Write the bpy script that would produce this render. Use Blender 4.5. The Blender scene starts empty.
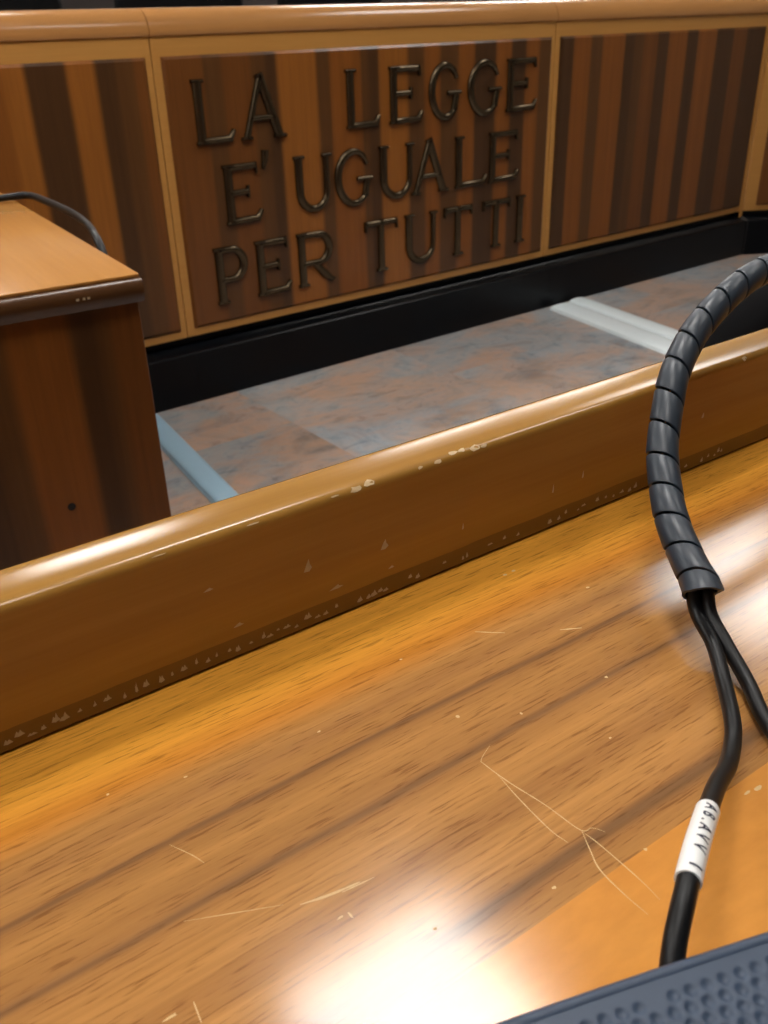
import bpy, bmesh, math, random
from mathutils import Vector, Matrix
random.seed(7)
S = bpy.context.scene
COL = S.collection

# ------------------------------------------------------------------ helpers
def bm_new(): return bmesh.new()

def finish(name, bm, m, parent=None, angle=35, smooth=True):
    me = bpy.data.meshes.new(name)
    bmesh.ops.recalc_face_normals(bm, faces=bm.faces[:])
    bm.to_mesh(me); bm.free()
    if smooth:
        me.polygons.foreach_set('use_smooth', [True] * len(me.polygons))
        me.set_sharp_from_angle(angle=math.radians(angle))
    o = bpy.data.objects.new(name, me); COL.objects.link(o)
    if m: me.materials.append(m)
    if parent: o.parent = parent
    return o

def tag(o, label, cat, group=None):
    o['label'] = label; o['category'] = cat
    if group: o['group'] = group
    return o

def thing(name, label, cat, loc=(0, 0, 0), rz=0, group=None):
    o = bpy.data.objects.new(name, None); COL.objects.link(o)
    o.location = loc; o.rotation_euler = (0, 0, rz); o.empty_display_size = .1
    return tag(o, label, cat, group)

def struct(o):
    o['kind'] = 'structure'; return o

def box(bm, x0, x1, y0, y1, z0, z1, bev=0, seg=2):
    r = bmesh.ops.create_cube(bm, size=1)
    vs = r['verts']
    for v in vs:
        v.co = Vector(((x0 + x1) / 2 + v.co.x * (x1 - x0), (y0 + y1) / 2 + v.co.y * (y1 - y0), (z0 + z1) / 2 + v.co.z * (z1 - z0)))
    if bev:
        es = list({e for v in vs for e in v.link_edges})
        bmesh.ops.bevel(bm, geom=es, offset=bev, segments=seg, profile=.5, affect='EDGES')

def prism(bm, prof, x0, x1):
    """closed (y,z) profile extruded along x"""
    a = [bm.verts.new((x0, y, z)) for y, z in prof]
    b = [bm.verts.new((x1, y, z)) for y, z in prof]
    n = len(prof)
    for i in range(n):
        j = (i + 1) % n
        bm.faces.new((a[i], a[j], b[j], b[i]))
    bm.faces.new(a[::-1]); bm.faces.new(b)

def zprism(bm, poly, z0, z1):
    a = [bm.verts.new((x, y, z0)) for x, y in poly]
    b = [bm.verts.new((x, y, z1)) for x, y in poly]
    n = len(poly)
    for i in range(n):
        j = (i + 1) % n
        bm.faces.new((a[i], a[j], b[j], b[i]))
    bm.faces.new(a[::-1]); bm.faces.new(b)

def catmull(pts, n):
    P = [Vector(p) for p in pts]
    P = [P[0] * 2 - P[1]] + P + [P[-1] * 2 - P[-2]]
    out = []
    for i in range(1, len(P) - 2):
        for k in range(n):
            t = k / n
            a, b, c, d = P[i - 1], P[i], P[i + 1], P[i + 2]
            out.append(.5 * ((2 * b) + (c - a) * t + (2 * a - 5 * b + 4 * c - d) * t * t + (3 * b - a - 3 * c + d) * t ** 3))
    out.append(P[-2].copy())
    return out

def resample(path, n):
    L = [0]
    for a, b in zip(path, path[1:]): L.append(L[-1] + (b - a).length)
    out = []; j = 0
    for k in range(n + 1):
        s = L[-1] * k / n
        while j < len(L) - 2 and L[j + 1] < s: j += 1
        f = (s - L[j]) / max(L[j + 1] - L[j], 1e-9)
        out.append(path[j].lerp(path[j + 1], f))
    return out, L[-1]

def frames(path):
    T = []
    for i in range(len(path)):
        a = path[max(i - 1, 0)]; b = path[min(i + 1, len(path) - 1)]
        T.append((b - a).normalized())
    n = T[0].cross(Vector((0, 0, 1)))
    if n.length < 1e-3: n = T[0].cross(Vector((1, 0, 0)))
    n.normalize(); N = []
    for t in T:
        n = (n - t * n.dot(t)).normalized(); N.append(n.copy())
    return T, N

def tube(bm, path, r, seg=16, cap=True):
    T, N = frames(path); rings = []
    for i, p in enumerate(path):
        rr = r(i / (len(path) - 1)) if callable(r) else r
        b = T[i].cross(N[i])
        rings.append([bm.verts.new(p + (N[i] * math.cos(2 * math.pi * k / seg) + b * math.sin(2 * math.pi * k / seg)) * rr) for k in range(seg)])
    for a, b in zip(rings, rings[1:]):
        for k in range(seg):
            bm.faces.new((a[k], a[(k + 1) % seg], b[(k + 1) % seg], b[k]))
    if cap:
        bm.faces.new(rings[0][::-1]); bm.faces.new(rings[-1])

def cyl(bm, x, y, z0, z1, r0, r1=None, seg=24):
    tube_r = [r0, r0 if r1 is None else r1]
    a = [bm.verts.new((x + tube_r[0] * math.cos(2 * math.pi * k / seg), y + tube_r[0] * math.sin(2 * math.pi * k / seg), z0)) for k in range(seg)]
    b = [bm.verts.new((x + tube_r[1] * math.cos(2 * math.pi * k / seg), y + tube_r[1] * math.sin(2 * math.pi * k / seg), z1)) for k in range(seg)]
    for k in range(seg): bm.faces.new((a[k], a[(k + 1) % seg], b[(k + 1) % seg], b[k]))
    bm.faces.new(a[::-1]); bm.faces.new(b)

# ------------------------------------------------------------------ materials
def srgb(r, g, b):
    f = lambda c: (c / 255 / 12.92) if c / 255 <= .04045 else ((c / 255 + .055) / 1.055) ** 2.4
    return (f(r), f(g), f(b), 1)

class NT:
    def __init__(s, name):
        s.m = bpy.data.materials.new(name); s.m.use_nodes = True
        s.t = s.m.node_tree; s.n = s.t.nodes; s.b = s.n['Principled BSDF']
    def new(s, t, **k):
        n = s.n.new(t)
        for a, v in k.items(): setattr(n, a, v)
        return n
    def link(s, a, b): s.t.links.new(a, b)
    def val(s, sock, v):
        if hasattr(v, 'default_value') or hasattr(v, 'is_output'): s.link(v, sock)
        else: sock.default_value = v
    def math(s, op, a, b=None, c=None):
        n = s.new('ShaderNodeMath', operation=op)
        for i, v in enumerate((a, b, c)):
            if v is not None: s.val(n.inputs[i], v)
        return n.outputs[0]
    def coord(s): return s.new('ShaderNodeTexCoord').outputs['Object']
    def mapping(s, v, scale=(1, 1, 1), loc=(0, 0, 0), rot=(0, 0, 0)):
        n = s.new('ShaderNodeMapping'); s.link(v, n.inputs[0])
        n.inputs['Scale'].default_value = scale; n.inputs['Location'].default_value = loc; n.inputs['Rotation'].default_value = rot
        return n.outputs[0]
    def noise(s, v, scale, detail=4, rough=.55, dist=0):
        n = s.new('ShaderNodeTexNoise'); s.link(v, n.inputs['Vector'])
        n.inputs['Scale'].default_value = scale; n.inputs['Detail'].default_value = detail
        n.inputs['Roughness'].default_value = rough; n.inputs['Distortion'].default_value = dist
        return n.outputs[0]
    def ramp(s, f, stops, interp='LINEAR'):
        n = s.new('ShaderNodeValToRGB'); r = n.color_ramp; r.interpolation = interp
        stops = sorted(stops, key=lambda q: q[0])
        while len(r.elements) < len(stops): r.elements.new(.5)
        for e, (p, c) in zip(r.elements, stops): e.position = min(max(p, 0), 1); e.color = c
        s.link(f, n.inputs[0]); return n.outputs[0]
    def mix(s, f, a, b, mode='MIX'):
        n = s.new('ShaderNodeMix', data_type='RGBA', blend_type=mode)
        s.val(n.inputs[0], f); s.val(n.inputs[6], a); s.val(n.inputs[7], b)
        return n.outputs[2]
    def sep(s, v):
        n = s.new('ShaderNodeSeparateXYZ'); s.link(v, n.inputs[0]); return n.outputs
    def bump(s, h, strength=.1, dist=.001):
        n = s.new('ShaderNodeBump'); s.link(h, n.inputs['Height'])
        n.inputs['Strength'].default_value = strength; n.inputs['Distance'].default_value = dist
        s.link(n.outputs[0], s.b.inputs['Normal'])
    def set(s, **k):
        for a, v in k.items(): s.val(s.b.inputs[a.replace('_', ' ')], v)
        return s

def plain(name, c, rough=.5, metal=0, spec=.5, vary=.12, vscale=30):
    t = NT(name); v = t.coord()
    n = t.noise(v, vscale, 3)
    d = tuple(x * (1 - vary) for x in c[:3]) + (1,)
    t.set(Base_Color=t.mix(n, d, c), Roughness=rough, Metallic=metal, Specular_IOR_Level=spec)
    return t.m

ORG = srgb(146, 90, 36); ORG2 = srgb(130, 77, 30); DRK = srgb(74, 48, 26); DRK2 = srgb(90, 58, 29); MID = srgb(110, 66, 28)
HONEY = srgb(196, 144, 76); HONEY2 = srgb(182, 128, 62)

def striped(name, x0, x1, bounds, cols, rough=.32, ax=0, soft=.007):
    """vertical veneer strips: bounds are world x, cols one more than bounds"""
    t = NT(name); v = t.coord(); X = t.sep(v)[ax]
    wob = t.math('MULTIPLY', t.math('SUBTRACT', t.noise(t.mapping(v, (3, 3, .7)), 3, 2), .5), .006)
    f = t.math('DIVIDE', t.math('SUBTRACT', t.math('ADD', X, wob), x0), x1 - x0)
    def mk(bs, cs):
        st = [(0, cs[0])]
        for b, a, c in zip(bs, cs, cs[1:]):
            p = (b - x0) / (x1 - x0); w = soft / (x1 - x0)
            st += [(p - w, a), (p + w, c)]
        return t.ramp(f, st)
    k = len(bounds) // 2
    if len(bounds) > 14:
        cut = ((bounds[k - 1] + bounds[k]) / 2 - x0) / (x1 - x0)
        c = t.mix(t.math('GREATER_THAN', f, cut), mk(bounds[:k], cols[:k + 1]), mk(bounds[k:], cols[k:]))
    else: c = mk(bounds, cols)
    g = t.noise(t.mapping(v, (160, 160, 5)), 1, 4, .65)
    g2 = t.noise(t.mapping(v, (38, 38, 1.3)), 1, 3, .6)
    c = t.mix(.55, c, t.mix(g, (.55, .5, .45, 1), (1.3, 1.3, 1.25, 1)), 'MULTIPLY')
    c = t.mix(.6, c, t.mix(g2, (.6, .55, .5, 1), (1.35, 1.35, 1.35, 1)), 'MULTIPLY')
    t.set(Base_Color=c, Roughness=rough, Specular_IOR_Level=.4)
    t.bump(g, .05, .0004)
    return t.m

def honey(name, a=HONEY, b=HONEY2, along='x', rough=.3, fine=160):
    t = NT(name); v = t.coord()
    sc = {'x': (4, fine, fine), 'y': (fine, 4, fine), 'z': (fine, fine, 4)}[along]
    g = t.noise(t.mapping(v, sc), 1, 4, .65)
    sc2 = tuple(q * .2 for q in sc)
    g2 = t.noise(t.mapping(v, sc2), 1, 3, .6)
    c = t.mix(g2, b, a)
    c = t.mix(.5, c, t.mix(g, (.72, .66, .6, 1), (1.2, 1.2, 1.2, 1)), 'MULTIPLY')
    t.set(Base_Color=c, Roughness=rough, Specular_IOR_Level=.45)
    t.bump(g, .05, .0004)
    return t.m

M_frame = honey('bench_frame_wood', rough=.35)
M_rail = honey('top_rail_wood', srgb(190, 138, 82), srgb(166, 114, 62), rough=.2, fine=50)
M_black = plain('black_laminate', srgb(7, 10, 15), .3, 0, .2, vary=.3, vscale=14)
M_gap = plain('black_recess', srgb(8, 9, 11), .5)
M_bronze = plain('dark_bronze', srgb(96, 82, 62), .24, .85, .5, .4, 60)
M_cablecover = plain('pale_plastic', srgb(236, 248, 252), .25, vary=.06)
M_coverblue = plain('pale_blue_plastic', srgb(158, 192, 212), .35, vary=.05)
M_rubber = plain('black_cable_rubber', srgb(15, 16, 18), .4, 0, .3, vary=.25, vscale=300)
M_wrap = plain('spiral_wrap_plastic', srgb(44, 54, 65), .4, vary=.2, vscale=250)
M_label = plain('white_label_sleeve', srgb(240, 241, 240), .35, vary=.03)
M_ink = plain('navy_ink', srgb(34, 38, 62), .5)
M_device = plain('dark_grey_plastic', srgb(50, 66, 88), .5, vary=.12, vscale=400)
M_chair = plain('black_upholstery', srgb(5, 5, 7), .9, 0, .15, vary=.3, vscale=90)
M_chairp = plain('black_chair_plastic', srgb(20, 20, 22), .4)
M_chrome = plain('grey_metal', srgb(150, 152, 156), .25, .9)
M_wall = plain('cream_plaster', srgb(196, 190, 180), .85, vary=.05, vscale=6)
M_ceil = plain('ceiling_tile_white', srgb(214, 214, 210), .9, vary=.05, vscale=4)
M_hole = plain('screw_hole_dark', srgb(12, 9, 7), .7)
M_scratch = plain('bare_scratch', srgb(220, 182, 122), .5, vary=.25, vscale=900)
M_chip = plain('bare_wood_chip', srgb(232, 200, 150), .6, vary=.3, vscale=700)
M_scuff = plain('grey_scuff', srgb(204, 182, 142), .65, vary=.35, vscale=500)

def emit(name, c, s):
    t = NT(name); t.set(Base_Color=(.8, .8, .8, 1), Roughness=.4)
    t.b.inputs['Emission Color'].default_value = c; t.b.inputs['Emission Strength'].default_value = s
    return t.m

# ---- stone floor
def stone_floor():
    t = NT('stone_floor_tile'); v = t.coord()
    sx, sy = .66, .66
    vv = t.mapping(v, (1 / sx, 1 / sy, 1), (-.055, -.46, 0))
    fl = t.new('ShaderNodeVectorMath', operation='FLOOR'); t.link(vv, fl.inputs[0])
    wn = t.new('ShaderNodeTexWhiteNoise', noise_dimensions='3D'); t.link(fl.outputs[0], wn.inputs['Vector'])
    off = t.new('ShaderNodeVectorMath', operation='SCALE'); t.link(wn.outputs['Color'], off.inputs[0]); off.inputs['Scale'].default_value = 30
    ad = t.new('ShaderNodeVectorMath', operation='ADD'); t.link(v, ad.inputs[0]); t.link(off.outputs[0], ad.inputs[1])
    p = t.mapping(ad.outputs[0], (1, 1.5, 1), rot=(0, 0, .5))
    n1 = t.noise(p, 3.0, 8, .64, 1.6)
    n2 = t.noise(p, 9.0, 8, .72, 1.6)
    n3 = t.noise(p, 1.6, 5, .6, .8)
    warm = t.ramp(n1, [(.32, srgb(126, 104, 90)), (.45, srgb(172, 146, 128)), (.53, srgb(192, 158, 136)), (.62, srgb(176, 150, 132)), (.72, srgb(140, 118, 102))])
    cool = t.ramp(n1, [(.32, srgb(90, 98, 108)), (.45, srgb(140, 154, 164)), (.55, srgb(164, 170, 174)), (.66, srgb(128, 140, 152)), (.76, srgb(100, 108, 116))])
    c = t.mix(t.ramp(n3, [(.44, (0, 0, 0, 1)), (.56, (1, 1, 1, 1))]), warm, cool)
    c2 = t.ramp(n2, [(.34, srgb(78, 80, 86)), (.46, srgb(156, 163, 168)), (.54, srgb(174, 155, 140)), (.68, srgb(194, 160, 138))])
    c = t.mix(.38, c, c2)
    # per-tile tint
    tint = t.ramp(wn.outputs['Value'], [(0, (.62, .58, .55, 1)), (.3, (1.0, .95, .92, 1)), (.6, (.95, 1.0, 1.05, 1)), (1, (1.1, 1.02, .96, 1))])
    c = t.mix(.8, c, tint, 'MULTIPLY'); c = t.mix(1.0, c, (1.06, 1.05, 1.03, 1), 'MULTIPLY')
    t.set(Base_Color=c, Roughness=.32, Specular_IOR_Level=.4)
    t.bump(n2, .04, .001)
    return t.m
M_floor = stone_floor()

# ---- near worktop veneer, grain along local x, local y measured back from the ledge
def worktop_mat():
    t = NT('worktop_veneer'); v = t.coord(); s = t.sep(v)
    wv = t.noise(t.mapping(v, (3.5, 14, 1)), 1, 3, .5)
    dist = t.math('MULTIPLY', t.math('SUBTRACT', wv, .5), .016)
    f = t.math('DIVIDE', t.math('ADD', t.math('MULTIPLY', s[1], -1), dist), .25)      # 0 at ledge, 1 at 25 cm
    A = srgb(226, 160, 60); B = srgb(200, 132, 52); C = srgb(166, 118, 68); D = srgb(128, 94, 62); E_ = srgb(184, 133, 75)  # lighter strip at ledge painted to offset its shade; browns greyed for reflected veil
    main = t.ramp(f, [(0, A), (.10, A), (.19, B), (.25, E_), (.3, C), (.33, E_), (.352, C), (.36, D), (.372, C), (.41, E_), (.47, C), (.486, D), (.497, C), (.55, E_), (.62, C), (.68, E_), (.73, C), (.745, D), (.755, D), (.775, C), (.82, E_)])
    g = t.noise(t.mapping(v, (9, 420, 1)), 1, 5, .7)
    g2 = t.noise(t.mapping(v, (3, 90, 1)), 1, 4, .65)
    pores = t.ramp(t.noise(t.mapping(v, (48, 800, 1)), 1, 3, .6), [(.55, (0, 0, 0, 1)), (.66, (1, 1, 1, 1))])
    main = t.mix(.8, main, t.mix(g, (.55, .5, .44, 1), (1.4, 1.4, 1.38, 1)), 'MULTIPLY')
    main = t.mix(.7, main, t.mix(g2, (.6, .53, .46, 1), (1.35, 1.38, 1.4, 1)), 'MULTIPLY')
    main = t.mix(t.math('MULTIPLY', pores, .45), main, srgb(84, 46, 18))
    # edge band of a different, finer veneer beyond 20 cm
    nb = t.noise(t.mapping(v, (60, 150, 1)), 1, 4, .6)
    nb2 = t.noise(t.mapping(v, (12, 22, 1)), 1, 3, .6)
    band = t.mix(nb2, srgb(200, 132, 58), srgb(222, 156, 76))
    band = t.mix(.5, band, t.mix(nb, (.6, .52, .42, 1), (1.25, 1.25, 1.25, 1)), 'MULTIPLY')
    isb = t.math('GREATER_THAN', t.math('MULTIPLY', s[1], -1), .1995)
    c = t.mix(isb, main, band)
    smear = t.noise(t.mapping(v, (8, 14, 1)), 2, 4, .6)
    t.set(Base_Color=c, Roughness=t.math('MULTIPLY_ADD', smear, .10, .085), Specular_IOR_Level=.5)
    t.bump(g, .06, .0003)
    return t.m
M_worktop = worktop_mat()

def ledge_mat():
    t = NT('ledge_veneer'); v = t.coord(); s = t.sep(v)
    g = t.noise(t.mapping(v, (9, 300, 300)), 1, 4, .65)
    g2 = t.noise(t.mapping(v, (4, 60, 60)), 1, 4, .6)
    c = t.mix(g2, srgb(150, 106, 44), srgb(178, 132, 60))
    c = t.mix(.5, c, t.mix(g, (.68, .62, .55, 1), (1.2, 1.2, 1.2, 1)), 'MULTIPLY')
    # darker brown band along the foot of the ledge
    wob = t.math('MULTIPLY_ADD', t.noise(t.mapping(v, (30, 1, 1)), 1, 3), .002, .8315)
    foot_band = t.math('LESS_THAN', s[2], wob)
    c = t.mix(t.math('MULTIPLY', foot_band, .5), c, srgb(70, 46, 22))
    t.set(Base_Color=c, Roughness=.2, Specular_IOR_Level=.5)
    t.bump(g, .04, .0003)
    return t.m
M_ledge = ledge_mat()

# ------------------------------------------------------------------ the room
def room_box(name, x0, x1, y0, y1, z0, z1, m):
    bm = bm_new(); box(bm, x0, x1, y0, y1, z0, z1); return struct(finish(name, bm, m, smooth=False))
M_dado = honey('dark_wall_panelling', srgb(38, 28, 24), srgb(24, 20, 20), 'z', .5, 30)
RX0, RX1, RY0, RY1, RH = -3.0, 7.0, -3.0, 6.2, 3.05
room_box('floor', RX0 - .2, RX1 + .2, RY0 - .2, RY1 + .2, -.1, 0, M_floor)
room_box('ceiling', RX0 - .2, RX1 + .2, RY0 - .2, RY1 + .2, RH, RH + .1, M_ceil)
room_box('wall_back', RX0, RX1, RY1, RY1 + .15, 0, RH, M_wall)
bm = bm_new(); box(bm, RX0, RX1, RY1 - .025, RY1, 0, 1.75); struct(finish('trim_1', bm, M_dado, smooth=False))
room_box('wall_front', RX0, RX1, RY0 - .15, RY0, 0, RH, M_dado)
room_box('wall_left', RX0 - .15, RX0, RY0, RY1, 0, RH, M_wall)
room_box('wall_right', RX1, RX1 + .15, RY0, RY1, 0, RH, M_wall)

# ceiling lights
LAMPS = [(1.0, 1.24, .31, .31, 32, 'over the near bench'), (3.72, 1.95, .46, .36, 15.5, 'over the striped bench end'), (1.22, 3.95, .34, .31, 40, 'behind the lettered bench'),
         (4.1, 4.85, .6, .31, 32, 'behind the striped bench'), (5.5, 4.85, .6, .31, 32, 'at the far right'), (-1.4, 1.24, .31, .31, 30, 'at the near left'), (-1.4, 3.95, .6, .31, 30, 'at the far left'),
         (.15, .15, .31, .31, 15, 'added as fill above the bench ledge'), (-1.6, .1, .31, .31, 15, 'added as fill at the rear left'), (2.2, .1, .31, .31, 15, 'added as fill at the rear right')]  # this row: unseen panels added as fill light on ledge face and desk
DIFF = {k: emit('lamp_diffuser', (1, .97, .93, 1), k) for k in (15.5, 15, 30, 32, 40)}
for x, y, hx, hy_, dim, wh in LAMPS:
    t = thing('ceiling_light', ('dim ' if dim == 15.5 else 'bright ') + 'white recessed ceiling light panel ' + wh, 'light', (x, y, RH), group='ceiling light panels')
    bm = bm_new()
    for a in ((-hx, hx, -hy_, -hy_ + .02), (-hx, hx, hy_ - .02, hy_), (-hx, -hx + .02, -hy_ + .02, hy_ - .02), (hx - .02, hx, -hy_ + .02, hy_ - .02)):
        box(bm, a[0], a[1], a[2], a[3], -.025, 0)
    finish('light_frame', bm, M_ceil, t)
    bm = bm_new(); box(bm, -hx + .021, hx - .021, -hy_ + .021, hy_ - .021, -.018, -.004); finish('diffuser', bm, DIFF[dim], t)

# ------------------------------------------------------------------ the lettered bench
YB = 2.679
def chamfer_panel(bm, x0, x1, z0, z1, yf, d=.009, c=.008):
    A = [(x0, z0), (x1, z0), (x1, z1), (x0, z1)]
    B = [(x0 + c, z0 + c), (x1 - c, z0 + c), (x1 - c, z1 - c), (x0 + c, z1 - c)]
    a = [bm.verts.new((x, yf, z)) for x, z in A]
    m = [bm.verts.new((x, yf - d * .35, z)) for x, z in A]
    b = [bm.verts.new((x, yf - d, z)) for x, z in B]
    for i in range(4):
        j = (i + 1) % 4
        bm.faces.new((a[i], a[j], m[j], m[i])); bm.faces.new((m[i], m[j], b[j], b[i]))
    bm.faces.new(b); bm.faces.new(a[::-1])

def rail_profile():
    pr = [(0, 1.066)]
    pr += [(-.006, 1.069), (-.008, 1.074)]
    for k in range(9):
        a = math.radians(180 - k * 90 / 8)
        pr.append((.052 + .06 * math.cos(a), 1.082 + .056 * math.sin(a)))
    pr += [(.36, 1.138), (.36, 1.112), (.03, 1.112), (.03, 1.066)]
    return pr
RP = rail_profile()

def bench_section(label, x0, x1, px0, px1, pmat, root_loc, rz=0, pz0=.231, pz1=1.016, g=.0012, pcut0=0, pcut1=0):
    t = thing('bench_section', label, 'bench', root_loc, rz, 'panelled bench sections')
    bm = bm_new(); box(bm, x0 + g, x1 - g, 0, .03, .205, 1.066, .0015, 1)
    box(bm, x0 + g, x1 - g, .03, .34, .95, 1.0)
    finish('frame', bm, M_frame, t)
    bm = bm_new(); chamfer_panel(bm, px0, px1, pz0, pz1, 0); finish('veneer_panel', bm, pmat, t, 20)
    bm = bm_new(); prism(bm, RP, x0 + g, x1 - g); finish('top_rail', bm, M_rail, t)
    bm = bm_new()
    prism(bm, [(-.044, 0), (-.044, .162), (-.041, .1655), (-.036, .167), (.034, .175), (.034, .2045), (.06, .2045), (.06, 0)], x0 + .0002 + pcut0, x1 - .0002 - pcut1)
    finish('plinth', bm, M_black, t)
    return t

X0, X1, X2, X3 = -.41, 1.2267, 2.8585, 4.258
# local x of every section equals world x minus its origin
def pan(name, org, x0, x1, b, c): return striped(name, x0 - org, x1 - org, [q - org for q in b], c)

oL = .41; oT = 2.04; oR = 3.55
mL = pan('panel_left_veneer', oL, X0, 1.206, [-.25, -.1, .05, .2, .36, .5, .66, .8, .862, .972, 1.053, 1.11, 1.165],
         [ORG2, DRK2, ORG, DRK, ORG2, DRK2, ORG, ORG2, ORG, DRK, ORG, DRK, DRK2, MID])
bench_section('plain panelled bench section left of the lettering, half hidden by the wooden desk', X0 - oL, X1 - oL, X0 + .04 - oL, 1.206 - oL, mL, (oL, YB, 0))
mT = pan('panel_text_veneer', oT, 1.254, 2.836, [1.377, 1.439, 1.536, 1.585, 1.629, 1.771, 1.823, 1.945, 1.975, 2.02, 2.142, 2.215, 2.285, 2.368, 2.445, 2.549, 2.624, 2.7, 2.768],
         [MID, DRK2, MID, DRK2, DRK, ORG, DRK2, ORG2, DRK2, DRK, ORG, DRK2, ORG2, DRK2, ORG2, DRK, ORG2, DRK, ORG2, DRK2])
tT = bench_section('panelled bench section with raised bronze lettering reading LA LEGGE E UGUALE PER TUTTI', X1 - oT, X2 - oT, 1.254 - oT, 2.836 - oT, mT, (oT, YB, 0))
mR = pan('panel_right_veneer', oR, 2.885, 4.225, [2.954, 3.05, 3.119, 3.25, 3.31, 3.368, 3.457, 3.529, 3.65, 3.725, 3.853, 3.978, 4.076],
         [DRK, ORG2, DRK2, ORG2, DRK, DRK2, MID, DRK, ORG2, DRK, ORG2, DRK, MID, DRK])
tR = bench_section('striped panelled bench section right of the lettering, no letters', X2 - oR, X3 - oR, 2.885 - oR, 4.225 - oR, mR, (oR, YB, 0), pcut1=.0135)
bm = bm_new(); box(bm, 4.236 - oR, 4.2575 - oR, -.006, -.0002, .178, 1.064, .001, 1); finish('corner_post', bm, M_frame, tR)
bm = bm_new(); zprism(bm, [(4.2442 - oR, -.044), (4.2495 - oR, -.048), (4.262 - oR, .05), (4.2442 - oR, .055)], 0, .165); zprism(bm, [(4.2440 - oR, .0005), (4.2595 - oR, .0005), (4.2625 - oR, .012), (4.29 - oR, .058), (4.2440 - oR, .058)], .1652, .2046); finish('plinth', bm, M_black, tR)
mC = striped('panel_corner_veneer', .04, 1.2, [.2, .3, .45, .55, .7, .85, 1.0], [MID, DRK2, ORG2, DRK, ORG2, DRK2, MID, DRK])
bench_section('angled bench section past the corner at the far right', .0, 1.25, .06, 1.2, mC, (X3 + .004, YB - .006, 0), math.radians(-32), pcut0=.0135)

# ------------------------------------------------------------------ letters
CAP = .180; ST = .029; TH = .020; DEP = .014
def stroke(bm, pts, w, closed=False, d=DEP):
    """rounded raised bar along a polyline (u,v) with mitred joints; w a number or a list"""
    n = len(pts); W = w if isinstance(w, (list, tuple)) else [w] * n
    prof = [(-.5, 0), (-.5, .45), (-.38, .78), (-.18, 1), (.18, 1), (.38, .78), (.5, .45), (.5, 0)]
    rings = []
    for i, p in enumerate(pts):
        p = Vector(p)
        a = Vector(pts[i - 1]) if (i or closed) else None
        b = Vector(pts[(i + 1) % n]) if (i < n - 1 or closed) else None
        d1 = (p - a).normalized() if a is not None else None
        d2 = (b - p).normalized() if b is not None else None
        if d1 is None: tn = d2; k = 1
        elif d2 is None: tn = d1; k = 1
        else:
            tn = (d1 + d2).normalized(); k = 1 / max(tn.dot(d1), .5)
        nn = Vector((-tn.y, tn.x))
        rings.append([bm.verts.new((p.x + nn.x * q * W[i] * k, -h * d, p.y + nn.y * q * W[i] * k)) for q, h in prof])
    m = len(prof)
    pairs = list(zip(rings, rings[1:])) + ([(rings[-1], rings[0])] if closed else [])
    for a, b in pairs:
        for j in range(m - 1): bm.faces.new((a[j], a[j + 1], b[j + 1], b[j]))
        bm.faces.new((a[m - 1], a[0], b[0], b[m - 1]))
    if not closed:
        bm.faces.new(rings[0]); bm.faces.new(rings[-1][::-1])

def arc(cx, cy, rx, ry, a0, a1, n=14):
    return [(cx + rx * math.cos(math.radians(a0 + (a1 - a0) * k / n)), cy + ry * math.sin(math.radians(a0 + (a1 - a0) * k / n))) for k in range(n + 1)]

SF = .011   # serif bar width
def serif(bm, x, y, half): stroke(bm, [(x - half, y), (x + half, y)], SF)

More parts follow.
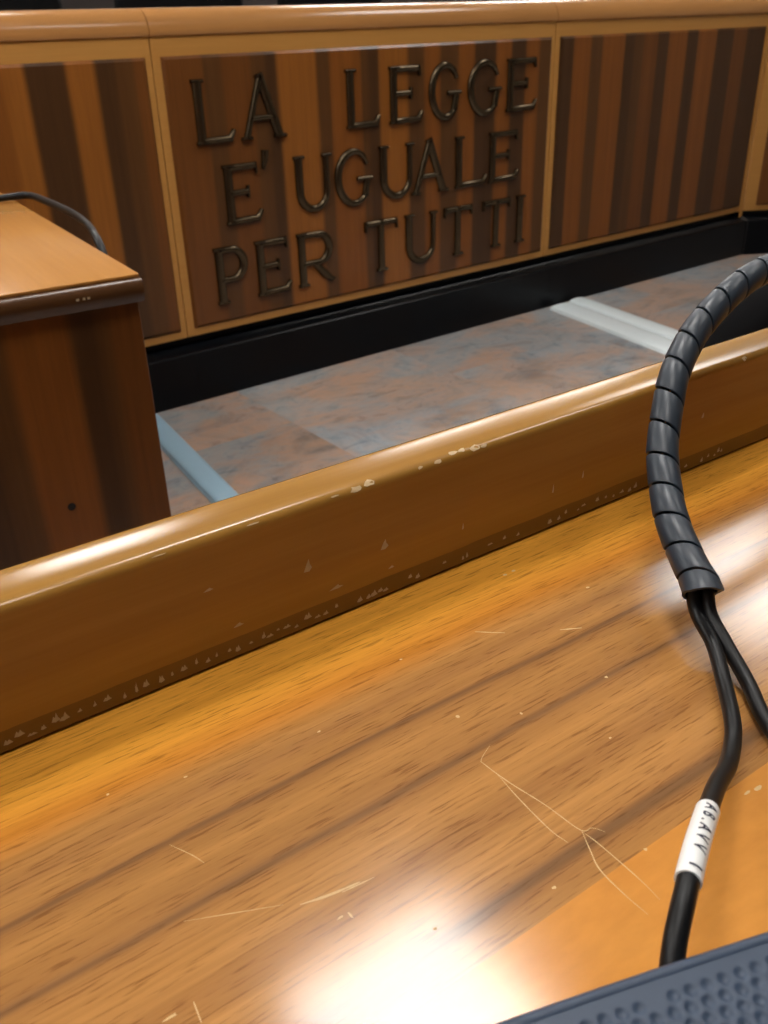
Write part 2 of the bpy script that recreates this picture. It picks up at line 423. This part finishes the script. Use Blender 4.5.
def letter_bm(ch, w):
    bm = bm_new(); H = CAP; h = SF / 2
    sx = .0195
    if ch in 'LEPRTI':
        if ch == 'T':
            cx = w / 2
            stroke(bm, [(cx, h), (cx, H)], ST * .92)
            serif(bm, cx, h, .022)
            stroke(bm, [(.002, H - TH / 2), (w - .002, H - TH / 2)], TH)
            stroke(bm, [(.005, H), (.001, H - .036)], [.014, .007]); stroke(bm, [(w - .005, H), (w - .001, H - .036)], [.014, .007])
        elif ch == 'I':
            stroke(bm, [(w / 2, h), (w / 2, H - h)], ST); serif(bm, w / 2, h, .022); serif(bm, w / 2, H - h, .022)
        else:
            stroke(bm, [(sx, h), (sx, H - h)], ST)
            serif(bm, sx, h, .0195); serif(bm, sx, H - h, .0195)
        if ch in 'LE':
            stroke(bm, [(sx, TH / 2), (w - .014, TH / 2 + .001), (w, .036)], [TH, TH, .010])
        if ch == 'E':
            stroke(bm, [(sx, H - TH / 2), (w - .012, H - TH / 2)], TH)
            stroke(bm, [(w - .014, H), (w - .009, H - .034)], [.014, .007])
            stroke(bm, [(sx, H * .53), (w * .66, H * .53)], TH * .9)
            stroke(bm, [(w * .66, H * .53 + .018), (w * .66, H * .53 - .018)], .011)
        if ch in 'PR':
            r = H * .26; cx = w - r * 1.02
            stroke(bm, [(sx, H - TH / 2), (cx - .01, H - TH / 2)] + arc(cx, H - TH / 2 - r, r * .92, r, 90, -90, 14)[1:] + [(sx, H - TH / 2 - 2 * r)],
                   [TH, TH] + [TH + (ST - TH) * math.sin(math.pi * k / 14) for k in range(1, 15)] + [TH])
        if ch == 'R':
            stroke(bm, [(w * .5, H * .42), (w * .82, .03), (w, .012), (w + .012, .012)], [ST * .8, ST, .018, .008])
    elif ch == 'A':
        ap = w * .5
        stroke(bm, [(.020, h), (ap, H)], TH); stroke(bm, [(w - .023, h), (ap - .004, H + .004)], ST * 1.05)
        serif(bm, .019, h, .019); serif(bm, w - .022, h, .022)
        stroke(bm, [(w * .24, H * .34), (w * .76, H * .34)], TH * .85)
    elif ch == 'U':
        r = (w - ST - .012) / 2; x0 = sx; x1 = w - .017; cx = (x0 + x1) / 2; rr = (x1 - x0) / 2; cy = .066
        a = arc(cx, cy, rr, cy - TH / 2, 180, 360, 16)
        stroke(bm, [(x0, H - h)] + a + [(x1, H - h)], [ST] + [ST - (ST - TH) * k / 16 for k in range(17)] + [TH])
        serif(bm, x0, H - h, .0195); serif(bm, x1, H - h, .017)
    elif ch == 'G':
        rx = w / 2 - ST / 2 + .004; ry = H / 2 - TH / 2 + .003; cx = w / 2; cy = H / 2
        a = arc(cx, cy, rx, ry, 48, 318, 30)
        stroke(bm, a, [TH * .9 + (ST - TH * .9) * max(0, math.sin(math.pi * k / 30)) ** 1.5 for k in range(31)])
        q = a[-1]
        stroke(bm, [(q[0] - .004, q[1] - .008), (q[0] + .006, H * .43)], ST * .85)
        stroke(bm, [(q[0] - .036, H * .47), (q[0] + .024, H * .47)], SF * 1.25)
        p = a[0]; stroke(bm, [(p[0] - .008, p[1] + .014), (p[0] + .010, p[1] - .02)], [.012, .016])
    elif ch == "'":
        stroke(bm, [(.014, .03), (.01, 0), (0, -.026)], [.026, .022, .006])
    return bm

ROWS = [(.774, [('L', 1.338, 1.467), ('A', 1.490, 1.652), ('L', 1.889, 2.023), ('E', 2.068, 2.209), ('G', 2.246, 2.389), ('G', 2.427, 2.589), ('E', 2.615, 2.768)]),
        (.532, [('E', 1.411, 1.541), ("'", 1.556, 1.58), ('U', 1.671, 1.815), ('G', 1.834, 1.986), ('U', 2.018, 2.170), ('A', 2.160, 2.331), ('L', 2.366, 2.520), ('E', 2.535, 2.685)]),
        (.290, [('P', 1.350, 1.462), ('E', 1.501, 1.630), ('R', 1.662, 1.798), ('T', 1.948, 2.090), ('U', 2.127, 2.278), ('T', 2.315, 2.452), ('T', 2.511, 2.652), ('I', 2.679, 2.744)])]
for z, row in ROWS:
    for ch, xa, xb in row:
        o = finish('letter' if ch != "'" else 'apostrophe', letter_bm(ch, (xb - xa) * .994), M_bronze, tT, 50)
        o.location = (xa * .9945 - oT, -.0085, z if ch != "'" else .712)
        o['label'] = 'dark bronze raised letter ' + ch if ch != "'" else 'dark bronze raised apostrophe'

# ------------------------------------------------------------------ floor cable covers
def cover(label, p0, p1, w, h=.02, m=None):
    a = Vector((p0[0], p0[1], 0)); b = Vector((p1[0], p1[1], 0)); d = b - a
    t = thing('floor_cable_cover', label, 'cable cover', a, math.atan2(d.y, d.x), 'pale floor cable covers')
    L = d.length
    bm = bm_new()
    pr = [(-w / 2, 0), (-w / 2, .004)] + [(w / 2 * .94 * math.cos(math.radians(180 - 180 * k / 12)), .005 + (h - .005) * math.sin(math.radians(180 - 180 * k / 12)) ** .75) for k in range(13)] + [(w / 2, .004), (w / 2, 0)]
    prism(bm, pr, 0, L); finish('cover_strip', bm, m or M_cablecover, t, 40)
    return t
cover('pale blue-grey floor cable cover beside the wooden desk', (1.020, 2.60), (.835, 1.1), .076, m=M_coverblue)
cover('bright white floor cable cover, left one of the pair on the right', (2.892, 2.59), (2.68, 1.35), .122)
cover('bright white floor cable cover, right one of the pair on the right', (3.005, 2.605), (2.80, 1.35), .094)

# ------------------------------------------------------------------ left desk
dz = .80; DX0 = -1.6; DD = 1.15; e = .038
desk = thing('witness_desk', 'wooden desk with striped veneer front at the left, in front of the plain bench section', 'desk', (.4935, 1.207, 0), math.radians(-5.3))
M_deskTop = honey('desk_top_wood', srgb(198, 142, 76), srgb(176, 120, 58), 'y', .2, 90)
M_bull = honey('dark_edge_wood', srgb(92, 60, 34), srgb(72, 48, 28), 'x', .25, 60)
bm = bm_new(); box(bm, DX0, 0, 0, DD, dz - .005, dz, .0015, 2); box(bm, DX0, -.002, .03, DD, dz - e, dz - .0045); finish('desktop', bm, M_deskTop, desk)
prof = [(.0295, dz - .0052), (-.001, dz - .0052), (-.006, dz - .009), (-.0085, dz - .016), (-.0085, dz - .023), (-.006, dz - .031), (-.001, dz - e), (.0295, dz - e)]
bm = bm_new(); prism(bm, prof, DX0, .001); finish('front_edge_band', bm, M_bull, desk, 40)
M_deskF = striped('desk_front_veneer', DX0, 0, [-1.4, -1.15, -.9, -.7, -.5, -.37, -.23, -.190, -.106, -.066, -.050],
                  [MID, DRK, MID, DRK2, MID, DRK2, DRK, DRK2, ORG2, DRK, DRK2, MID], .34)
bm = bm_new(); box(bm, DX0 + .02, -.004, .010, .032, 0, dz - e, .001, 1); finish('front_panel', bm, M_deskF, desk)
bm = bm_new(); box(bm, -.026, -.0041, .0325, DD - .04, 0, dz - e, .001, 1); finish('side_panel', bm, M_deskF, desk)
bm = bm_new(); box(bm, DX0 + .02, DX0 + .042, .0325, DD - .04, 0, dz - e, .001, 1); finish('side_panel', bm, M_deskF, desk)
HX, HZ = -.149, .480
bm = bm_new(); tube(bm, [Vector((HX, .0092, HZ)), Vector((HX, .0105, HZ))], .0058, 20); finish('screw_hole', bm, M_hole, desk)
for (xx, ww) in ((-.092, .004), (-.083, .003), (-.077, .0035)):
    bm = bm_new(); box(bm, xx, xx + ww, -.0088, -.008, dz - .0215, dz - .0185); finish('edge_nick', bm, M_scuff, desk)

# black cord lying over that desk
pts = [(.05, 1.93, .808), (.35, 1.935, .808), (.50, 1.93, .808), (.545, 1.922, .810), (.578, 1.90, .812), (.580, 1.813, .812), (.570, 1.655, .812), (.552, 1.537, .811), (.536, 1.465, .805), (.530, 1.43, .79), (.528, 1.415, .76), (.53, 1.41, .70), (.535, 1.41, .5), (.54, 1.42, .2), (.55, 1.46, .02), (.60, 1.6, .0085), (.62, 1.8, .0085)]
bm = bm_new(); tube(bm, catmull(pts, 14), .0066, 14)
tag(finish('power_cord', bm, M_rubber), 'black cord looping over the right edge of the wooden desk at the left', 'cord')

# ------------------------------------------------------------------ near bench
NB = thing('counsel_bench', 'glossy orange-brown wooden bench top with scuffed raised ledge in the foreground', 'bench', (.045, .346, 0), math.radians(-2.3))
TZ = .82
bm = bm_new(); box(bm, -1.3, 2.3, -.5, .034, TZ - .03, TZ, .0015, 1); finish('worktop', bm, M_worktop, NB)
pr = [(0, TZ + .0006), (-.0004, TZ + .066)]
pr = [(.001, TZ + .0004), (.0, TZ + .002), (0, TZ + .0675)]
for k in range(1, 7):
    a = math.radians(180 - 80 * k / 6); pr.append((.0048 + .0048 * math.cos(a), TZ + .0675 + .0050 * math.sin(a)))
pr += [(.012, TZ + .0733), (.022, TZ + .0732)]
for k in range(0, 8):
    a = math.radians(85 - 85 * k / 7); pr.append((.025 + .011 * math.cos(a), TZ + .0622 + .011 * math.sin(a)))
pr += [(.036, TZ - .03), (.0345, TZ - .03), (.0345, TZ + .0004)]
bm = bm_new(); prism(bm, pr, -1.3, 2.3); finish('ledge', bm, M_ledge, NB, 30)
M_nf = striped('counsel_front_veneer', -1.3, 2.3, [-1, -.6, -.3, 0, .3, .7, 1, 1.4, 1.9], [MID, DRK, ORG2, DRK, MID, DRK2, ORG2, DRK, ORG2, DRK])
bm = bm_new(); box(bm, -1.29, 2.29, .008, .03, 0, TZ - .0302, .001, 1); finish('front_panel', bm, M_nf, NB)
for x in (-1.29, 2.268):
    bm = bm_new(); box(bm, x, x + .022, -.46, .0075, 0, TZ - .0302, .001, 1); finish('end_panel', bm, M_nf, NB)

# scratches: hair-thin strips of bare wood on the worktop
def strip(bm, pts, w, z):
    P = [Vector((x, y)) for x, y in pts]
    L = []; R = []
    for i, p in enumerate(P):
        a = P[max(i - 1, 0)]; b = P[min(i + 1, len(P) - 1)]; d = (b - a).normalized(); n = Vector((-d.y, d.x))
        ww = w * (.25 + .75 * math.sin(math.pi * (i + .5) / len(P))) * random.uniform(.7, 1.2) / 2
        L.append(bm.verts.new((p.x + n.x * ww, p.y + n.y * ww, z))); R.append(bm.verts.new((p.x - n.x * ww, p.y - n.y * ww, z)))
    for i in range(len(P) - 1): bm.faces.new((L[i], L[i + 1], R[i + 1], R[i]))
bm = bm_new(); zz = TZ + .00012
SCR = [([(.1753, -.122), (.1665, -.1265), (.1657, -.1299), (.1671, -.1439), (.1703, -.1612), (.1722, -.1786), (.1766, -.1807), (.1792, -.185)], .00045),
       ([(.1662, -.137), (.1641, -.1533), (.1629, -.1717), (.1639, -.1804)], .00045),
       ([(.1721, -.1798), (.168, -.188), (.1643, -.1964), (.1633, -.2093), (.1635, -.2198)], .00055),
       ([(.1722, -.1796), (.1729, -.1883), (.1727, -.2081), (.1717, -.2181)], .00045),
       ([(.0668, -.1435), (.0778, -.1463), (.0897, -.1481)], .0011), ([(.082, -.148), (.095, -.1495)], .0007),
       ([(.2239, -.0543), (.2355, -.0643)], .0009), ([(.2597, -.0793), (.2699, -.0849)], .0010),
       ([(.030, -.125), (.062, -.140)], .0003), ([(.04, -.09), (.045, -.10), (.047, -.106)], .0004), ([(.02, -.155), (.019, -.163)], .0006)]
bm.free()
for p, w in SCR:
    bm = bm_new(); q = catmull([(x, y, 0) for x, y in p], 6); strip(bm, [(v.x, v.y) for v in q], w, zz)
    finish('scratch', bm, M_scratch, NB, smooth=False)
def fleck(bm, x, y, z, a, b, axis):
    n = random.randint(6, 9); vs = []
    for k in range(n):
        th = 2 * math.pi * k / n; r = random.uniform(.6, 1.1)
        u, v = a * r * math.cos(th), b * r * math.sin(th)
        vs.append(bm.verts.new((x + u, y + v, z) if axis == 'z' else (x + u, y, z + v)))
    bm.faces.new(vs)
for x, y, a, b in [(.2726, -.0227, .0016, .001), (.2791, -.0223, .0018, .0012), (.1757, -.0996, .0011, .0012), (.0755, -.1566, .0016, .0005), (.0790, -.158, .0005, .0018), (.0115, -.1555, .003, .0006),
                   (.2, -.115, .0008, .0008), (.25, -.12, .001, .001), (.33, -.10, .0012, .0008), (.3, -.06, .0012, .0008), (.36, -.075, .001, .001), (.12, -.07, .0012, .0006), (.06, -.06, .0012, .0007),
                   (.24, -.205, .0022, .0007), (.246, -.206, .0026, .001), (.185, -.20, .001, .001), (.145, -.192, .001, .0007), (.22, -.15, .0008, .0006), (.03, -.05, .0008, .0008), (.18, -.05, .001, .0006), (.1, -.18, .0008, .0008)]:
    bm = bm_new(); fleck(bm, x, y, zz + .00002, a, b, 'z'); finish('surface_fleck', bm, M_scratch, NB, smooth=False)
# chips along the ledge edge and grey scuffs along its foot
def edge_chip(x, a, b, dy=0):
    n = 9; vs = []
    for k in range(n):
        th = 2 * math.pi * k / n; r = random.uniform(.6, 1.15)
        s = b * r * math.sin(th) + dy          # distance across the rounded edge, 0 = mid arc
        ang = math.radians(140) - s / .0049
        ang = min(max(ang, math.radians(100)), math.radians(182))
        vs.append(bm.verts.new((x + a * r * math.cos(th), .0048 + .00496 * math.cos(ang), TZ + .0675 + .00516 * math.sin(ang))))
    bm.faces.new(vs)
for x, a, b, dy in [(.1985, .0034, .0022, .001), (.1905, .0036, .0018, 0), (.254, .0035, .0018, .002), (.269, .0046, .0022, .0005), (.2605, .0026, .0014, .002), (.243, .0025, .0012, 0), (.231, .002, .001, 0), (.275, .003, .001, 0),
                    (.178, .003, .0004, 0), (.085, .005, .0003, 0), (.132, .004, .0004, 0), (.505, .0025, .0018, 0)]:
    bm = bm_new(); edge_chip(x, a, b, dy); finish('edge_chip', bm, M_chip, NB, smooth=False)
for x, h, a, b in [(.159, .038, .0022, .0036), (.206, .0335, .0024, .003), (.175, .019, .004, .0012), (.441, .026, .0014, .0034), (.467, .04, .0014, .002), (.33, .028, .0008, .003), (.355, .03, .0008, .0026), (.21, .018, .002, .0008), (.105, .045, .003, .0008), (.26, .026, .0008, .002), (.118, .0195, .003, .001)]:
    bm = bm_new(); vs = [bm.verts.new((x + u * a * random.uniform(.8, 1.2), -.00012, TZ + h + v * b)) for u, v in ((-1, -.9), (.3, -1), (1, -.5), (.5, .2), (.35, 1), (-.2, .4))]
    bm.faces.new(vs); finish('scuff_mark', bm, M_scuff, NB, smooth=False)
random.seed(3)
x = -.01
while x < .50:
    dens = 1 if x < .18 else .6
    if random.random() < dens:
        a = random.uniform(.0007, .0026); hb = random.uniform(.0012, .0042) * (1.25 if .03 < x < .1 else 1)
        z0 = .0042 + random.uniform(0, .003)
        bm = bm_new(); vs = [bm.verts.new((x + u * a, -.00012, TZ + z0 + v * hb)) for u, v in ((-1, 0), (-.2, -.15), (1, 0), (.6, .4), (.3, random.uniform(.7, 1.1)), (-.1, .45), (-.4, random.uniform(.3, .9)))]
        bm.faces.new(vs); finish('scuff_mark', bm, M_scuff, NB, smooth=False)
    x += random.uniform(.0028, .0080)

# ------------------------------------------------------------------ spiral wrapped cables
CB = thing('cable_bundle', 'two black cables held in a black spiral wrap arching over the bench ledge', 'cable', (.33, .2, TZ))
OFF = Vector((.33, .2, TZ))
def rel(p): return Vector((p[0], p[1], p[2] + 1.1)) - OFF
core = [(.3425, .2035, -.2525), (.3485, .2098, -.2500), (.3630, .2305, -.2465), (.3775, .2510, -.2395), (.393, .268, -.2315), (.409, .284, -.220), (.426, .296, -.2065), (.442, .306, -.193), (.463, .315, -.1815), (.485, .321, -.1710), (.522, .326, -.1580), (.557, .328, -.1515), (.62, .328, -.149), (.69, .322, -.156), (.77, .312, -.177), (.85, .30, -.212), (.93, .285, -.248), (1.02, .268, -.266), (1.15, .25, -.2695), (1.35, .24, -.2695), (1.6, .24, -.2695)]
cp, CL = resample(catmull([rel(p) for p in core], 16), 2000)
T, N = frames(cp)
PITCH = .0222; R_ = .0087
turns = CL / PITCH - 1.2
cdv = Vector((0, 0, 1.1)) - OFF - cp[0]; cdv = (cdv - T[0] * cdv.dot(T[0])).normalized()
ang_end = math.atan2(cdv.dot(T[0].cross(N[0])), cdv.dot(N[0]))
bm = bm_new(); prev = None; SEG = 44
cross = [(0, -.0012), (0.0, 0), (.04, .00035), (.5, .0002), (.87, .0002), (.915, -.0002), (.915, -.0014)]
for k in range(-SEG, int(turns * SEG)):
    ph = 2 * math.pi * k / SEG; s0 = PITCH * k / SEG
    row = []
    for u, dr in cross:
        s = min(max(s0 + u * PITCH, .005 * (1 - math.cos(2.2 - ph - ang_end))), CL - 1e-5); i = s / CL * 2000; j = int(i); f = i - j
        p = cp[j].lerp(cp[min(j + 1, 2000)], f); t = T[j].lerp(T[min(j + 1, 2000)], f).normalized(); n = N[j].lerp(N[min(j + 1, 2000)], f)
        n = (n - t * n.dot(t)).normalized(); b = t.cross(n)
        flare = .0013 * max(0, 1 - s / .02)
        rr = R_ + dr + flare
        row.append(bm.verts.new(p + (n * math.cos(2.2 - ph) + b * math.sin(2.2 - ph)) * rr))
    if prev:
        for a in range(len(row) - 1): bm.faces.new((prev[a], prev[a + 1], row[a + 1], row[a]))
    else: bm.faces.new(row)
    prev = row
bm.faces.new(prev[::-1])
finish('spiral_wrap', bm, M_wrap, CB, 50)
# two cables inside
def inside(side, n=160, s0=.014):
    out = []; right = Vector((.7935, -.608, -.026))
    for k in range(n + 1):
        i = int((s0 + (CL - s0 - .002) * k / n) / CL * 2000)
        v = right - T[i] * right.dot(T[i])
        if k == 0 or v.length > .35: side_v = v.normalized()
        else: side_v = (side_v_prev - T[i] * side_v_prev.dot(T[i])).normalized()
        side_v_prev = side_v
        out.append(cp[i] + side_v * side * .0039)
    return out
left_out = [(0.1580, 0.0840, -0.2490), (0.1680, 0.0910, -0.2395), (0.1815, 0.0980, -0.2350), (0.204, 0.1094, -0.2392), (0.2429, 0.1274, -0.2537), (0.2672, 0.1369, -0.2632), (0.286, 0.1466, -0.2679), (0.2984, 0.1553, -0.2687), (0.3178, 0.1723, -0.2704), (0.3353, 0.1909, -0.2675), (0.3445, 0.2074, -0.2624)]
right_out = [(1.3, .06, -.2757), (.95, .02, -.2757), (.65, .0, -.2757), (.47, .02, -.2757), (.375, .045, -.2757), (.318, .080, -.2757), (.3005, .108, -.2757), (.3060, .1318, -.2757), (0.3175, 0.1513, -0.2757), (0.3311, 0.1681, -0.2745), (0.3418, 0.188, -0.2689), (0.348, 0.2026, -0.2614)]
CR = .0036
inL = inside(-1); inR = inside(1)
lp = catmull([rel(p) for p in left_out] + [inL[0]], 14)
bm = bm_new(); tube(bm, lp + inL[1:], CR, 18); cabA = finish('cable', bm, M_rubber, CB); cabA['label'] = 'black cable with a white label sleeve'
rp = catmull([rel(p) for p in right_out] + [inR[0]], 14)
bm = bm_new(); tube(bm, rp + inR[1:], CR, 18); cabB = finish('cable', bm, M_rubber, CB); cabB['label'] = 'black cable running off to the right'

# white sleeve on the left cable: between two points of lp
def nearest(path, p): return min(range(len(path)), key=lambda i: (path[i] - p).length)
ia = nearest(lp, rel((.1862, .1008, -.2375))); ib = nearest(lp, rel((.2250, .1197, -.2500)))
sl, SLEN = resample(lp[ia:ib + 1], 40)
sT, sN = frames(sl)
bm = bm_new(); tube(bm, sl, CR + .0006, 28)
lab = finish('label_sleeve', bm, M_label, cabA); lab['label'] = 'white sleeve with small dark printed characters'
# printed characters wrapped round the sleeve
def wrapped_text(txt, size, s_off, ang0, ang_dir=1):
    fc = bpy.data.curves.new('print', 'FONT'); fc.body = txt; fc.size = size; fc.resolution_u = 3; fc.offset = size * .022; fc.space_character = 1.72
    fo = bpy.data.objects.new('print', fc); COL.objects.link(fo)
    dg = bpy.context.evaluated_depsgraph_get(); dg.update()
    me = bpy.data.meshes.new_from_object(fo.evaluated_get(dg)); bpy.data.objects.remove(fo)
    b = bmesh.new(); b.from_mesh(me)
    bmesh.ops.triangulate(b, faces=b.faces[:])
    for _ in range(5):
        bmesh.ops.subdivide_edges(b, edges=[e for e in b.edges if abs(e.verts[0].co.y - e.verts[1].co.y) > .0006], cuts=1)
        bmesh.ops.triangulate(b, faces=b.faces[:])
    for v in b.verts:
        s = SLEN - (s_off + v.co.x)                # reads from the wrap end downwards
        i = min(max(s / SLEN * 40, 0), 39.999); j = int(i); f = i - j
        p = sl[j].lerp(sl[j + 1], f); n = sN[j]; bb = sT[j].cross(n)
        a = ang0 + ang_dir * v.co.y / (CR + .0006)
        v.co = p + (n * math.cos(a) + bb * math.sin(a)) * (CR + .00072)
    return b
# angle facing the viewer: find direction toward the camera at the sleeve middle
mid = sl[20]; cam_dir = (Vector((0, 0, 1.1)) - OFF - mid); tt = sT[20]; cam_dir = (cam_dir - tt * cam_dir.dot(tt)).normalized()
nn = sN[20]; bb = tt.cross(nn)
ang_c = math.atan2(cam_dir.dot(bb), cam_dir.dot(nn))
TXT_DIR = 1
finish('print', wrapped_text('AB.AVV 1', .0062, .0030, ang_c - .22 * TXT_DIR, TXT_DIR), M_ink, lab, smooth=False)

# ------------------------------------------------------------------ dimpled device at the corner
ez = 1.1 - .222 - TZ
P0 = Vector((.1050, .0983)); P1 = Vector((.1798, .0716)); ed = (P1 - P0).normalized(); en = Vector((ed.y, -ed.x))
if en.y > 0: en = -en
Oc = (P0 + P1) / 2
DV = thing('desk_device', 'dark grey plastic device with dimpled top in the bottom right corner', 'device', (Oc.x, Oc.y, TZ), math.atan2(ed.y, ed.x))
# local: x along the edge, -y toward the viewer's side, y=0 the far edge
Lx0, Lx1, Ly = -.12, .125, -.13
def bow(x): return .0016 - .18 * x * x if abs(x) < .1 else .0016 - .0018 - .05 * (abs(x) - .1)
bm = bm_new()
nx = 40
out = [(Lx0 + (Lx1 - Lx0) * k / nx) for k in range(nx + 1)]
prof = [(-.004, .002), (0, .006), (0, ez - .004), (-.0006, ez - .0018), (-.0018, ez - .0004), (-.0034, ez), (-.0042, ez - .0006)]
rows_ = [[bm.verts.new((x, bow(x) + dy, z)) for dy, z in prof] + [bm.verts.new((x, Ly, ez - .0006)), bm.verts.new((x, Ly, .002))] for x in out]
for a, b in zip(rows_, rows_[1:]):
    for j in range(len(a)):
        k = (j + 1) % len(a)
        if j == 6: continue            # open top, filled by the dimpled plate
        bm.faces.new((a[j], a[k], b[k], b[j]))
bm.faces.new(rows_[0]); bm.faces.new(rows_[-1][::-1])
finish('body', bm, M_device, DV, 60)
# dimpled plate
sp = .0050; hy = sp * .80; rd = .0018; dp = .0008
stepx = .00048; X0d, X1d, Y0d = -.108, .113, -.118
nx = int((X1d - X0d) / stepx); ny = int((0 - Y0d) / stepx)
verts = []; faces = []
for j in range(ny + 1):
    for i in range(nx + 1):
        x = X0d + (X1d - X0d) * i / nx
        y1 = bow(x) - .0041; y = Y0d + (y1 - Y0d) * j / ny
        z = ez - .0006
        if y < y1 - .0022:
            r0 = round(y / hy); best = 9
            for rr in (r0 - 1, r0, r0 + 1):
                ox = (rr % 2) * sp / 2; cxx = round((x - ox) / sp) * sp + ox
                dd = math.hypot(x - cxx, y - rr * hy)
                if cxx and dd < best and rr * hy < bow(cxx) - .0062: best = dd
            if best < rd: z -= dp * (1 - (best / rd) ** 2) ** .8
        verts.append((x, y, z))
for j in range(ny):
    for i in range(nx):
        a = j * (nx + 1) + i; faces.append((a, a + 1, a + nx + 2, a + nx + 1))
# plain border pieces round the dimpled field
def addq(q):
    b0 = len(verts); verts.extend(q); faces.append(tuple(range(b0, b0 + len(q))))
zt = ez - .0006
addq([(Lx0, Ly, zt), (X0d, Ly, zt), (X0d, bow(X0d) - .0041, zt), (Lx0, bow(Lx0) - .0041, zt)])
addq([(X1d, Ly, zt), (Lx1, Ly, zt), (Lx1, bow(Lx1) - .0041, zt), (X1d, bow(X1d) - .0041, zt)])
addq([(X0d, Ly, zt), (X1d, Ly, zt), (X1d, Y0d, zt), (X0d, Y0d, zt)])
me = bpy.data.meshes.new('dimpled_plate'); me.from_pydata(verts, [], faces)
me.polygons.foreach_set('use_smooth', [True] * len(me.polygons)); me.materials.append(M_device)
po = bpy.data.objects.new('dimpled_plate', me); COL.objects.link(po); po.parent = DV

# ------------------------------------------------------------------ chairs
def rounded(w, h, r, n=8):
    p = []
    for cx, cy, a0 in ((w / 2 - r, h - r, 0), (-w / 2 + r, h - r, 90), (-w / 2 + r * .5, r * .5, 180), (w / 2 - r * .5, r * .5, 270)):
        rr = r if a0 < 180 else r * .5
        for k in range(n + 1):
            a = math.radians(a0 + 90 * k / n); p.append((cx + rr * math.cos(a), cy + rr * math.sin(a)))
    return p
def chair(label, loc, rz, w, sh, bh, r, group=None, name='office_chair', arms=True):
    t = thing(name, label, 'chair', loc, rz, group)
    bm = bm_new()                                   # backrest: padded slab, slight lean
    pl = rounded(w, bh, r)
    def ring(sc, y): return [bm.verts.new((x * sc, y + .10 * (z / bh) ** 2 * .6, sh + .06 + bh / 2 + (z - bh / 2) * sc)) for x, z in pl]
    rs = [ring(.93, .0), ring(.985, .012), ring(1, .035), ring(.985, .06), ring(.93, .075)]
    n = len(pl)
    for a, b in zip(rs, rs[1:]):
        for k in range(n): bm.faces.new((a[k], a[(k + 1) % n], b[(k + 1) % n], b[k]))
    bm.faces.new(rs[0][::-1]); bm.faces.new(rs[-1]); 
    o = finish('backrest', bm, M_chair, t, 60); o.location.y = .2
    bm = bm_new(); box(bm, -w / 2 + .01, w / 2 - .01, -.27, .2, sh - .06, sh + .02, .03, 4); finish('seat', bm, M_chair, t, 60)
    for s in (-1, 1) if arms else ():
        bm = bm_new()
        tube(bm, catmull([(s * (w / 2 - .03), -.1, sh - .04), (s * (w / 2 + .03), -.1, sh), (s * (w / 2 + .03), -.1, sh + .2), (s * (w / 2 + .03), .02, sh + .22), (s * (w / 2 + .03), .2, sh + .22), (s * (w / 2 - .02), .235, sh + .2)], 8), .016, 12)
        finish('armrest', bm, M_chairp, t)
    bm = bm_new(); box(bm, -.03, .03, .17, .235, sh - .08, sh + .2, .01, 2); finish('back_bracket', bm, M_chairp, t)
    bm = bm_new(); cyl(bm, 0, 0, .10, sh - .062, .028); finish('gas_column', bm, M_chrome, t)
    for k in range(5):
        a = 2 * math.pi * k / 5 + .3; c, s = math.cos(a), math.sin(a)
        bm = bm_new(); tube(bm, [Vector((.02 * c, .02 * s, .115)), Vector((.16 * c, .16 * s, .10)), Vector((.30 * c, .30 * s, .075))], lambda q: .026 - .01 * q, 12); leg = finish('base_arm', bm, M_chairp, t)
        bm = bm_new(); px, py = .30 * c, .30 * s
        tube(bm, [Vector((px - .022 * s, py + .022 * c, .03)), Vector((px + .022 * s, py - .022 * c, .03))], .03, 18)
        cyl(bm, px, py, .03, .078, .009, None, 10); finish('caster', bm, M_chairp, leg)
    return t
chair('black office chair at the right edge, behind the bench ledge under the cable arch', (1.14, .89, 0), math.radians(180), .46, .36, .40, .20, arms=False)
for i, (x, w_) in enumerate(((.42, 'leftmost'), (1.18, 'second from left'), (1.94, 'third from left'), (2.70, 'rightmost'))):
    chair('black high-backed chair just showing over the bench top, ' + w_ + ' of four', (x, 3.62, 0), math.radians((-2, 2, -1, 2)[i]), .56, .50, .72, .12, 'high-backed chairs behind the bench', 'high_backed_chair')

# ------------------------------------------------------------------ world, camera
w = bpy.data.worlds.new('World'); S.world = w; w.use_nodes = True
w.node_tree.nodes['Background'].inputs[0].default_value = (.8, .85, .95, 1)
w.node_tree.nodes['Background'].inputs[1].default_value = .05

Rm = [[0.7935269836599415, -0.6079822654613262, -0.025932433130510912], [0.30704669121879363, 0.36323157313621995, 0.8796505861355277], [0.5253924776918164, 0.7059889440788009, -0.47491299753044647]]
cd = bpy.data.cameras.new('camera'); co = bpy.data.objects.new('camera', cd); COL.objects.link(co)
m3 = Matrix((Rm[0], Rm[1], [-q for q in Rm[2]])).transposed()
co.matrix_world = Matrix.Translation((0, 0, 1.1)) @ m3.to_4x4()
cd.sensor_fit = 'VERTICAL'; cd.sensor_height = 36; cd.sensor_width = 27; cd.lens = 918.17 / 1024 * 36
cd.clip_start = .01
cd.dof.use_dof = True; cd.dof.focus_distance = .50; cd.dof.aperture_fstop = 21
S.camera = co
S.view_settings.view_transform = 'Standard'; S.view_settings.look = 'None'
S.view_settings.exposure = -.22; S.view_settings.gamma = 1; S.view_settings.use_curve_mapping = False
S.cycles.use_denoising = True; S.cycles.max_bounces = 8; S.cycles.sample_clamp_indirect = 6
